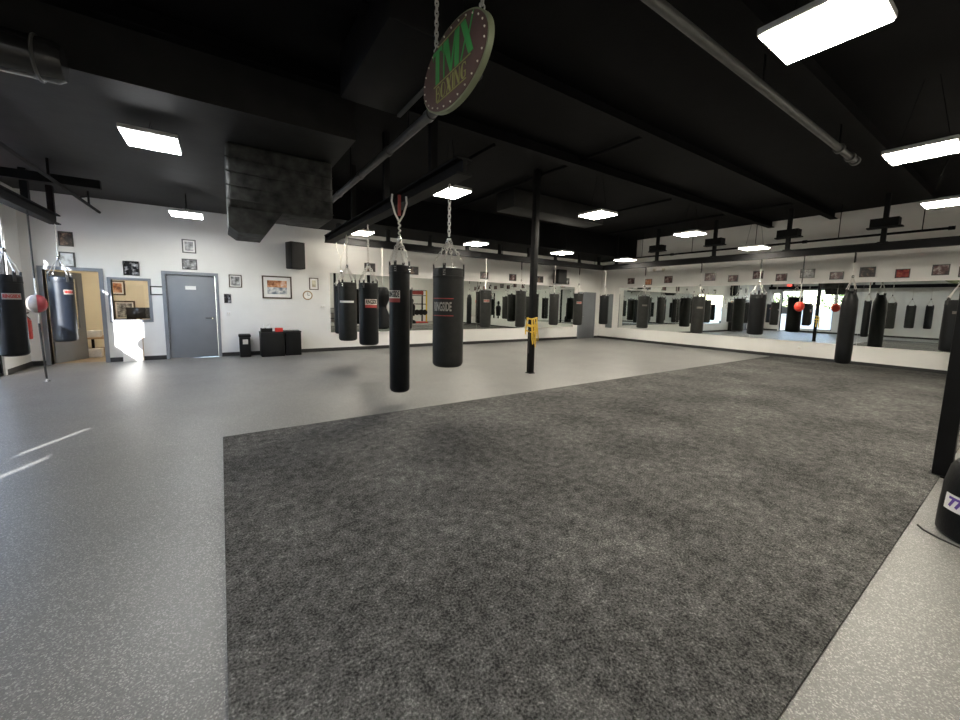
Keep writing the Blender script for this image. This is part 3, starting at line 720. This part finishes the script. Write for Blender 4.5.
# speakers
def speaker(label, x, z0, z1, w_, dpt, rz):
    t = thing('wall_speaker', label, 'speaker', (x, YB, z0), None)
    h = z1-z0; R3 = Matrix.Rotation(rz, 3, 'Z')
    MB().box(-w_/2, w_/2, -dpt-.1, -.1, 0, h, .02, R3, (0, -.1-dpt/2, h/2)).build('cabinet', M['bin'], t)
    MB().box(-w_/2+.02, w_/2-.02, -dpt-.112, -dpt-.1, .02, h-.02, .004, R3, (0, -.1-dpt/2, h/2)).build('grille', M['webbing'], t)
    MB().box(-.05, .05, -.02, -.001, h*.55, h*.75).tube([(0, -.02, h*.65), (0, -.14, h*.65)], .02, 8).build('bracket', M['steel_black'], t)
speaker('black speaker high on the back wall over the large picture and clock', 1.72, 2.3, 3.0, .38, .32, math.radians(18))
speaker('black speaker above the right end of the back mirror', 11.68, 2.36, 2.93, .5, .3, 0)
# switch plates, sockets
def plate(label, axis, u, z, w_, h, cat='switch'):
    mb = MB()
    if axis == 'Y': mb.box(-w_/2, w_/2, -.008, -.0005, -h/2, h/2, .002); loc = (u, YB, z)
    else: mb.box(-.008, -.0005, -w_/2, w_/2, -h/2, h/2, .002); loc = (XR, u, z)
    o = mb.build('switch_plate', M['white'], None, loc); tag(o, label, cat)
    b2 = MB()
    for k in (-1, 1):
        if axis == 'Y': b2.box(k*w_*.22-.01, k*w_*.22+.01, -.014, -.008, -.02, .02)
        else: b2.box(-.014, -.008, k*w_*.22-.01, k*w_*.22+.01, -.02, .02)
    b2.build('toggle', M['offwhite'], o)
plate('white double switch plate left of the back mirror', 'Y', 2.43, 1.3, .15, .12)
plate('white outlet plate low right of the closed grey door', 'Y', .16, 1.1, .09, .12, 'outlet')
plate('dark switch plate between the two mirrors on the right wall', 'X', 10.8, 1.51, .1, .16)
plate('white outlet under the right mirror near the red ball', 'X', 4.15, .33, .08, .12, 'outlet')
# emergency lamp on right wall
t = thing('emergency_light', 'white emergency fixture with two round lamps high on the right wall', 'light', (XR, 8.83, 2.9))
MB().box(-.09, 0, -.12, .12, 0, .12, .01).build('housing', M['white'], t)
for s in (-1, 1): MB().lathe([(.03, 0), (.06, .03), (.06, .07), (.045, .075)], (-.07, s*.19, .06), 16, (-1, 0, -.2)).build('lamp_head', M['lamp_head'], t)
# exit sign and extinguisher by the entrance
t = thing('exit_sign', 'red lettered EXIT sign above the glass entrance on the left wall', 'sign', (XL, 10.1, 2.98))
MB().box(.001, .05, -.2, .2, 0, .24, .008).build('housing', M['white'], t)
vs, fs = flat_text('EXIT', .2, (.053, 0, .12), (0, 1, 0), (0, 0, 1), .002, .85, .006); MB().raw(vs, fs).build('lettering', M['exit_red'], t)
t = thing('fire_extinguisher', 'red extinguisher hung on the left wall beside the glass entrance', 'fire extinguisher', (XL+.1, 11.25, .6))
MB().lathe([(.001, 0), (.075, 0), (.08, .03), (.08, .36), (.03, .43), (.025, .46)], (0, 0, 0), 20).build('cylinder', M['red'], t)
MB().tube([(0, 0, .46), (.0, .0, .5), (.06, -.03, .52)], .014, 8).tube([(0, 0, .48), (.05, .04, .4), (.06, .06, .15)], .01, 8).build('hose', M['cable'], t)
MB().box(-.1, -.07, -.03, .03, .25, .32).build('bracket', M['steel_black'], t)

# ------------------------------------------------------------------ bins and boards by the back wall
t = thing('trash_bin', 'small narrow black bin with a white label beside the closed grey door', 'bin', (.475, 11.47, 0))
MB().box(-.12, .12, -.13, .13, 0, .5, .02).build('body', M['bin'], t); MB().box(-.135, .135, -.145, .145, .5, .58, .025).build('lid', M['bin'], t)
MB().box(-.05, .065, -.133, -.1305, .33, .45).build('label', M['offwhite'], t)
t = thing('storage_box', 'wide black storage box against the back wall with small things on top', 'box', (1.085, 11.4, 0))
MB().box(-.27, .27, -.25, .25, 0, .6, .012).build('body', M['bin'], t); MB().box(-.278, .278, -.258, .258, .6, .63, .01).build('lid', M['bin'], t)
t = thing('storage_box', 'narrower black storage box on the right of the wide black one', 'box', (1.575, 11.42, 0))
MB().box(-.19, .19, -.22, .22, 0, .61, .012).build('body', M['bin'], t); MB().box(-.2, .2, -.23, .23, .61, .65, .015).build('lid', M['bin'], t)
t = thing('tray', 'black tray of white bottles on the wide black box', 'tray', (.96, 11.35, .632))
MB().box(-.13, .13, -.1, .1, 0, .012).box(-.13, -.12, -.1, .1, .012, .1).box(.12, .13, -.1, .1, .012, .1).box(-.12, .12, -.1, -.09, .012, .1).box(-.12, .12, .09, .1, .012, .1).build('tray_body', M['bin'], t)
for k, (dx, dy, h) in enumerate(((-.07, 0, .2), (.02, .03, .17), (.08, -.03, .22))):
    tag(MB().lathe([(.001, 0), (.032, 0), (.035, .02), (.035, h*.6), (.012, h*.8), (.014, h), (.001, h)], (0, 0, 0), 14).build('bottle', M['white'], None, (.96+dx, 11.35+dy, .645)),
        ('leftmost white bottle in the black tray', 'shortest white bottle in the middle of the black tray', 'tallest white bottle at the right of the black tray')[k], 'bottle', 'bottles in the black tray')
tag(MB().box(-.09, .09, -.07, .07, 0, .1, .008).build('red_box', M['red'], None, (1.25, 11.35, .631)), 'small red box on the right end of the wide black storage box', 'box')
rot = Matrix.Rotation(math.radians(-9), 3, 'X')
t = thing('poster_board', 'blank white board leaning on the back wall below the office window', 'board', (-1.7, 11.6, .002))
MB().box(-.18, .18, -.006, .006, 0, .55, 0, rot, (0, 0, 0)).build('board', M['paper'], t)
MB().box(.165, .18, -.0075, -.0065, 0.005, .55, 0, rot, (0, 0, 0)).build('edge_strip', M['wood'], t)

# ------------------------------------------------------------------ office contents
t = thing('office_table', 'low wooden table in the office seen through the doorway', 'table', (-2.4, 13.3, 0))
MB().box(-.4, .4, -.35, .35, .42, .46, .005).build('table_top', M['wood'], t)
for sx in (-1, 1):
    for sy in (-1, 1): MB().box(sx*.35-.025, sx*.35+.025, sy*.3-.025, sy*.3+.025, 0, .42).build('leg', M['steel_black'], t)
t = tag(MB().box(-.14, .14, -.1, .1, 0, .16, .005).build('carton', M['paper'], None, (-2.64, 13.15, .461)), 'open white carton on the low table in the office', 'box')
t = thing('gym_bag', 'dark slumped bag on the office table', 'bag', (-2.25, 13.35, .461))
MB().lathe([(.001, 0), (.17, .0), (.2, .08), (.19, .2), (.12, .32), (.001, .36)], (0, 0, 0), 18).build('body', M['vinyl'], t); MB().torus((0, 0, .34), (1, 0, .2), .1, .014, 18, 6).build('handle', M['webbing'], t)
t = tag(MB().box(-.16, .16, -.12, .12, 0, .2, .005).build('carton', M['offwhite'], None, (-2.6, 12.82, .001)), 'white carton on the office floor near the open door', 'box')
def office_pic(label, x, z0, z1, w_, ph):
    t = thing('framed_photo', label, 'picture', (x, 15.2, z0), 'framed photos inside the office')
    h = z1-z0
    MB().box(-w_, -w_+.04, -.03, -.001, 0, h).box(w_-.04, w_, -.03, -.001, 0, h).box(-w_+.04, w_-.04, -.03, -.001, 0, .04).box(-w_+.04, w_-.04, -.03, -.001, h-.04, h).build('frame', M['frame_brown'], t)
    MB().box(-w_+.04, w_-.04, -.008, -.001, .04, h-.04).build('mat_board', M['paper'], t); MB().box(-w_+.075, w_-.075, -.012, -.0085, .075, h-.075).build('photo', PH[ph], t)
office_pic('upper framed picture on the office wall, seen through the interior window', -2.46, 1.5, 1.92, .17, 'warm')
office_pic('lower framed picture on the office wall, seen through the interior window', -2.34, .78, 1.34, .24, 'grey')
t = thing('office_desk', 'dark desk against the office wall behind the interior window', 'desk', (-1.6, 14.7, 0))
MB().box(-.55, .55, -.35, .35, .7, .74, .004).build('desk_top', M['wood'], t); MB().box(-.52, -.48, -.33, .33, 0, .7).build('side_panel', M['wood'], t); MB().box(.48, .52, -.33, .33, 0, .7).build('side_panel', M['wood'], t)
t = thing('monitor', 'black monitor on the office desk behind the interior window', 'monitor', (-1.92, 14.6, .742))
MB().box(-.3, .3, -.02, .02, .1, .42, .006).build('screen', M['screen'], t); MB().box(-.03, .03, -.0, .03, .01, .12).build('stand', M['steel_black'], t); MB().box(-.12, .12, -.08, .09, 0, .012).build('foot', M['steel_black'], t)

# ------------------------------------------------------------------ free standing bag base at lower right and cable
t = thing('standing_bag', 'black free standing bag base with a white numbered label at the lower right edge', 'punching bag', (4.16, 0, 0))
MB().lathe([(.001, .001), (.285, .001), (.3, .02), (.3, .08), (.297, .2), (.29, .34), (.27, .46), (.25, .5), (.2, .52), (.001, .525)], (0, 0, 0), 36).build('base', M['vinyl'], t)
MB().lathe([(.19, .52), (.205, .535), (.205, .56), (.185, .57), (.185, 1.6), (.15, 1.68), (.001, 1.69)], (0, 0, 0), 32).build('striking_pad', M['vinyl_grey'], t)
vs, fs = [], []
a0, a1 = math.radians(119), math.radians(158)
nn = 10
prof = lambda z: .297+(.2-z)*.025 if z < .2 else .297-(z-.2)*.05
for k in range(nn+1):
    a = a0+(a1-a0)*k/nn
    for z in (.195, .3): 
        r_ = prof(z)
        for h in (.001, .005): vs.append(Vector(((r_+h)*math.cos(a), (r_+h)*math.sin(a), z)))
for k in range(nn):
    i = 4*k; j = i+4
    fs += [[i+1, j+1, j+3, i+3], [i, i+2, j+2, j], [i, j, j+1, i+1], [i+2, i+3, j+3, j+2]]
fs += [[0, 1, 3, 2], [4*nn, 4*nn+2, 4*nn+3, 4*nn+1]]
p = MB().raw(vs, fs).build('label', M['white'], t)
vs, fs = text_geo('77', .085, .001, 1.0, .004)
am = math.radians(134)
MB().raw([Vector(((prof(.25+v.y)+.0065+v.z)*math.cos(am+v.x/.29), (prof(.25+v.y)+.0065+v.z)*math.sin(am+v.x/.29), .25+v.y)) for v in vs], fs).build('lettering', M['purple'], p)
tag(MB().tube([(3.99, .36, .017), (3.96, .33, .007), (3.9, .25, .006), (3.83, .1, .006), (3.8, -.1, .006), (3.83, -.35, .006)], .006, 8).build('cable', M['cable']), 'thin dark cable on the floor around the standing bag base', 'cable')

# ------------------------------------------------------------------ ceiling services
def one(mb, name, label, cat, m_, group=None): return tag(mb.build(name, m_), label, cat, group)
one(MB().box(XL, 1.55, 5.26, YB, 3.56, ZC), 'soffit_duct', 'wide flat black duct over the left part of the room', 'duct', M['duct_black'])
mb = MB()
mb.box(.14, 1.5, 6.3, 7.3, 2.72, 3.56, .05, seg=3)
t = one(mb, 'wrapped_duct', 'black insulation wrapped duct hanging under the flat duct at left', 'duct', M['wrap'])
mb = MB(); mb.poly([Vector(q) for q in ((.14, 6.32, 2.72), (.14, 6.32, 2.47), (.25, 6.32, 2.39), (.57, 6.32, 2.39), (.8, 6.32, 2.72))], (0, .92, 0)); mb.build('lower_elbow', M['wrap'], t)
for k in range(4):
    z = 2.82+.18*k
    MB().tube([(.135, 6.3, z), (.13, 6.29, z), (1.5, 6.29, z-.03)], .008, 6).build('wrap_seam', M['wrap'], t)
# long grey pipe over the nearest bags
t = thing('ceiling_pipe', 'long grey pipe sloping away behind the oval sign', 'pipe', (2.08, 0, 3.62))
MB().tube([(0, 3.2, 0), (0, 9.9, 0)], .055, 12).build('pipe', M['pipe_grey'], t)
for y in (4.2, 5.5, 6.8, 8.2): MB().lathe([(.066, -.05), (.066, .05)], (0, y, 0), 14, (0, 1, 0)).build('coupling', M['pipe_grey'], t)
for y in (4.8, 7.4, 9.2): MB().tube([(0, y, .05), (0, y, ZC-3.62)], .012, 6).build('hanger', M['steel_black'], t)
t = thing('ceiling_pipe', 'grey pipe with ring couplings crossing the ceiling at upper right', 'pipe', (0, 2.0, 3.9))
MB().tube([(1.6, 0, 0), (8.55, 0, 0)], .045, 14).build('pipe', M['pipe_grey'], t)
for x in (7.75, 8.3, 8.56): MB().lathe([(.07, -.035), (.07, .035)], (x, 0, 0), 16, (1, 0, 0)).build('coupling', M['pipe_grey'], t)
for x in (2.5, 5.0, 7.72): MB().tube([(x, 0, .05), (x, 0, ZC-3.9)], .012, 6).build('hanger', M['steel_black'], t)
t = thing('sprinkler_pipe', 'thin black pipe running above the right wall rail', 'pipe', (13.55, 0, 3.38))
MB().tube([(0, 1.35, 0), (0, 10.9, 0)], .03, 10).build('pipe', M['steel_black'], t)
for y in (1.84, 3.3, 5.2, 7.1, 9.0): MB().tube([(0, y, .0), (0, y, ZC-3.38)], .01, 6).build('hanger', M['steel_black'], t)
for y in (1.4, 4.0, 7.8): MB().lathe([(.045, -.05), (.045, .05)], (0, y, 0), 12, (0, 1, 0)).build('coupling', M['steel_black'], t)
t = thing('sprinkler_pipe', 'thin black pipe along the back rail above the mirror', 'pipe', (0, 10.95, 3.15))
MB().tube([(5.0, 0, 0.0), (14.2, 0, 0.0)], .025, 10).build('pipe', M['steel_black'], t)
for x in (6.1, 8.3, 10.9, 13.2): MB().tube([(x, 0, 0), (x, 0, .31)], .01, 6).build('hanger', M['steel_black'], t)
t = thing('ceiling_pipe', 'thin black pipe reaching the back wall above the office window', 'pipe', (-2.1, 0, 3.27))
MB().tube([(0, 6.5, 0), (.02, 11.69, 0)], .028, 10).build('pipe', M['steel_black'], t)
for y in (8.8, 11.0): MB().tube([(0, y, 0), (0, y, .289)], .018, 6).build('hanger', M['steel_black'], t)
MB().tube([(0, 10.3, 0.02), (0, 10.9, .16)], .015, 6).build('brace', M['steel_black'], t)
one(MB().box(-2.75, -1.6, 9.2, 9.3, 3.28, 3.42), 'steel_strut', 'short black steel strut above the left wall rail', 'beam', M['steel_black'])
# round glossy duct at upper left
t = thing('round_duct', 'round dark duct at the upper left corner of the photo', 'duct', (0, 4.86, 3.42))
MB().lathe([(.16, -3.25), (.16, -1.05), (.13, -1.0)], (0, 0, 0), 24, (1, 0, 0)).build('duct', simple('glossy_black_duct', (.02, .02, .02), .25), t)
MB().torus((-1.15, 0, 0), (1, 0, 0), .165, .012, 28, 6).build('collar', M['pipe_grey'], t)
# air unit near the sign
t = thing('air_unit', 'boxy black air unit under the ceiling left of the oval sign', 'air conditioner', (1.55, 3.9, 3.72))
MB().box(-.35, .35, -.75, .75, 0, .5, .03).build('casing', M['steel_black'], t)
MB().box(-.3, .3, .755, .78, .06, .44).build('grille', M['pipe_grey'], t)
MB().box(.3, .34, -.7, .7, -.03, -.002).build('support_channel', M['pipe_grey'], t)
for sx in (-1, 1):
    for sy in (-1, 1): MB().tube([(sx*.3, sy*.68, .49), (sx*.3, sy*.68, .53)], .012, 6).build('hanger_rod', M['steel_black'], t)
# joists
for y, z, lb in ((5.2, 4.06, 'deep black ceiling beam across the middle of the room'), (3.7, 4.08, 'black ceiling beam crossing before the oval sign'), (1.75, 4.0, 'black ceiling beam nearest above the camera'), (-.9, 4.0, 'black ceiling beam behind the camera')):
    one(MB().box(XL, XR, y-.08, y+.08, z, z+.02).box(XL, XR, y-.012, y+.012, z+.02, ZC-.001), 'ceiling_beam', lb, 'beam', M['black_paint'], 'black ceiling beams')
for k, x in enumerate((4.0, 5.7, 9.5, 12.2)):
    one(MB().tube([(x, 3.8 if k % 2 else 5.6, 4.19), (x, 9.9, 4.19)], .03, 8), 'conduit', ('thin black conduit on the ceiling above the third lamp column', 'black conduit on the ceiling right of the black column', 'black conduit over the middle of the room', 'black conduit on the ceiling near the right rail')[k], 'pipe', M['black_paint'], 'black conduits on the ceiling')
mb = MB(); mb.box(5.9, 9.2, 7.4, 8.1, 3.8, 4.24, .03)
one(mb, 'rectangular_duct', 'long rectangular black duct under the ceiling behind the black column', 'duct', M['duct_black'])

# ------------------------------------------------------------------ training gear behind the camera (seen in the back mirror)
t = thing('exercise_bike', 'black exercise bike with a big spoked front wheel, seen in the back mirror', 'exercise bike', (8.8, -1.2, 0))
mb = MB().torus((0, 0, .42), (0, 1, 0), .27, .05, 28, 8); mb.build('wheel', M['bin'], t)
mb = MB()
for k in range(8): a = k*PI/4; mb.tube([(0, 0, .42), (.26*math.cos(a), 0, .42+.26*math.sin(a))], .008, 6)
mb.lathe([(.05, -.05), (.05, .05)], (0, 0, .42), 14, (0, 1, 0)); mb.build('spokes', M['chrome'], t)
MB().tube([(0, .07, .42), (.35, .07, .5), (.75, .07, .55), (.8, .07, .9)], .03, 8).tube([(.2, .07, .47), (.05, .07, .95), (.0, .07, 1.2)], .03, 8).build('bike_frame', M['steel_black'], t)
MB().tube([(.75, .07, .55), (.8, .07, .06)], .03, 8).tube([(0, .07, .42), (-.05, .07, .06)], .03, 8).box(.7, .9, -.25, .3, .0, .06).box(-.12, .04, -.25, .3, 0, .06).build('stand_feet', M['steel_black'], t)
MB().box(.65, .95, -.05, .19, .9, .98, .03).build('saddle', M['vinyl'], t); MB().tube([(0, -.2, 1.2), (0, .34, 1.2)], .018, 8).build('handlebar', M['steel_black'], t)
t = thing('weight_rack', 'tall steel rack with a yellow post and red base, seen in the back mirror', 'rack', (11.6, -1.9, 0))
for sx in (-.6, .6):
    for sy in (-.35, .35): MB().box(sx-.04, sx+.04, sy-.04, sy+.04, .08, 2.3).build('post', M['yellow'] if (sx > 0 and sy > 0) else M['steel_black'], t)
MB().box(-.7, .7, -.45, .45, .0, .08, .005).build('base', M['red'], t)
for z in (.7, 1.3, 1.9, 2.26): MB().box(-.6, .6, .33, .37, z, z+.06).box(-.6, .6, -.37, -.33, z, z+.06).build('cross_bar', M['chrome'], t)
MB().box(-.4, .4, -.3, .3, 2.0, 2.25, .02).build('header_panel', M['dark_red'], t)
for k in range(4): MB().lathe([(.2, -.02), (.2, .02)], (-.45+.3*k, .4, .75), 20, (0, 1, 0)).build('weight_plate', M['bin'], t)
t = thing('training_dummy', 'dark punching torso on a post beside the weight rack, seen in the back mirror', 'training dummy', (10.9, -1.1, 0))
MB().lathe([(.001, .001), (.26, .001), (.27, .1), (.2, .2), (.06, .26), (.06, .5)], (0, 0, 0), 24).build('base', M['bin'], t)
MB().lathe([(.05, .5), (.17, .52), (.19, .8), (.22, 1.1), (.2, 1.25), (.07, 1.34), (.065, 1.4), (.1, 1.48), (.1, 1.6), (.05, 1.68), (.001, 1.69)], (0, 0, 0), 24).build('torso', M['vinyl'], t)
t = thing('wall_fan', 'round white wall fan high on the wall behind the camera', 'fan', (11.0, YF, 2.1))
MB().torus((0, -.0+.2, 0), (0, 1, 0), .3, .025, 28, 8).tube([(0, .001, 0), (0, .2, 0)], .05, 10).build('cage', M['white'], t)
mb = MB()
for k in range(3):
    a = k*2*PI/3; d = Vector((math.cos(a), 0, math.sin(a))); q = Vector((-d.z, .25, d.x))
    mb.poly([d*.03, d*.26+q*.06, d*.27-q*.06], (0, .01, 0))
for v in mb.bm.verts: v.co.y += .2
mb.build('blades', M['white'], t)
t = thing('dumbbell_shelf', 'low black shelf of dumbbells against the wall behind the camera', 'shelf', (6.0, -3.35, 0))
for sx in (-.75, .75): MB().box(sx-.03, sx+.03, -.25, .25, 0, .95).build('side_frame', M['steel_black'], t)
for z in (.25, .6, .92): MB().box(-.72, .72, -.25, .25, z, z+.03).build('shelf_board', M['steel_black'], t)

# ------------------------------------------------------------------ outside
struct(MB().box(-60, XL-.21, -40, 60, -.14, -.04), 'floor_outside', M['asphalt'])
def shrub(label, x, y, h, w_):
    t = thing('shrub', label, 'shrub', (x, y, -.04), 'shrubs outside the left windows')
    MB().tube([(0, 0, 0), (.03, .02, h*.5)], .06, 8).build('stem', M['bark'], t)
    mb = MB()
    for k in range(900):
        u, v = random.random()*2*PI, math.acos(random.uniform(-1, 1)); rr = random.uniform(.55, 1)
        p = Vector((w_*rr*math.sin(v)*math.cos(u), w_*rr*math.sin(v)*math.sin(u), h*.58+h*.42*rr*math.cos(v)))
        a, b_ = Vector((random.gauss(0, 1), random.gauss(0, 1), random.gauss(0, 1))).normalized()*.12, Vector((random.gauss(0, 1), random.gauss(0, 1), random.gauss(0, 1))).normalized()*.07
        mb.raw([p-a, p+b_, p+a, p-b_], [[0, 1, 2, 3]])
    mb.build('foliage', M['leaf'], t)
shrub('tall yellow green shrub outside the small left window', -12, 9.6, 4.6, 1.6)
shrub('lower green shrub outside to the right of the tall one', -13, 13.2, 3.0, 1.5)

tag(MB().box(-.13, .13, -.13, .13, 0, 5.2).build('sun_blocking_post', M['asphalt'], None, (-5.5, 2.9, -.04)), 'unseen post added outside the left wall to block sun from a small window', 'post')  # unseen post, added to keep direct sun out of the small left window

# ------------------------------------------------------------------ daylight
sd = Vector((.44, .898, -.396)).normalized()
sun = bpy.data.lights.new('sun', 'SUN'); sun.energy = 15; sun.angle = math.radians(.6); sun.color = (1, 1, 1)
so = bpy.data.objects.new('sun', sun); COL.objects.link(so); so.rotation_euler = sd.to_track_quat('-Z', 'Y').to_euler(); so.location = (-10, -5, 8)
w = bpy.data.worlds.new('sky'); S.world = w; w.use_nodes = True; nt = w.node_tree
sk = N(nt, 'ShaderNodeTexSky'); sk.sky_type = 'NISHITA'; sk.sun_disc = False; sk.sun_elevation = math.radians(55); sk.sun_rotation = math.atan2(-sd.x, -sd.y)
nt.links.new(sk.outputs[0], nt.nodes['Background'].inputs[0]); nt.nodes['Background'].inputs[1].default_value = 1.15

# ------------------------------------------------------------------ camera
f_px, yaw, pitch, roll, pcx, pcy = 382.37, .5957, .1114, -.0213, 480, 345.7
fw = Vector((math.sin(yaw)*math.cos(pitch), math.cos(yaw)*math.cos(pitch), -math.sin(pitch)))
rt = Vector((math.cos(yaw), -math.sin(yaw), 0)); dn = fw.cross(rt)
r2 = rt*math.cos(roll)+dn*math.sin(roll); d2_ = dn*math.cos(roll)-rt*math.sin(roll)
cam = bpy.data.cameras.new('camera'); co_ = bpy.data.objects.new('camera', cam); COL.objects.link(co_)
mw = Matrix((r2, -d2_, -fw)).transposed().to_4x4(); mw.translation = (0, 0, 1.5); co_.matrix_world = mw
cam.sensor_width = 36; cam.sensor_fit = 'HORIZONTAL'; cam.lens = f_px*36/960; cam.shift_y = -(360-pcy)/960; cam.clip_start = .05; cam.clip_end = 300
S.camera = co_
S.view_settings.view_transform = 'Standard'; S.view_settings.look = 'None'; S.view_settings.gamma = 1; S.view_settings.exposure = .78; S.view_settings.use_curve_mapping = False
cy = S.cycles
cy.max_bounces = 10; cy.diffuse_bounces = 5; cy.glossy_bounces = 6; cy.transparent_max_bounces = 12; cy.sample_clamp_indirect = 4; cy.use_denoising = True
cy.caustics_reflective = False; cy.caustics_refractive = False
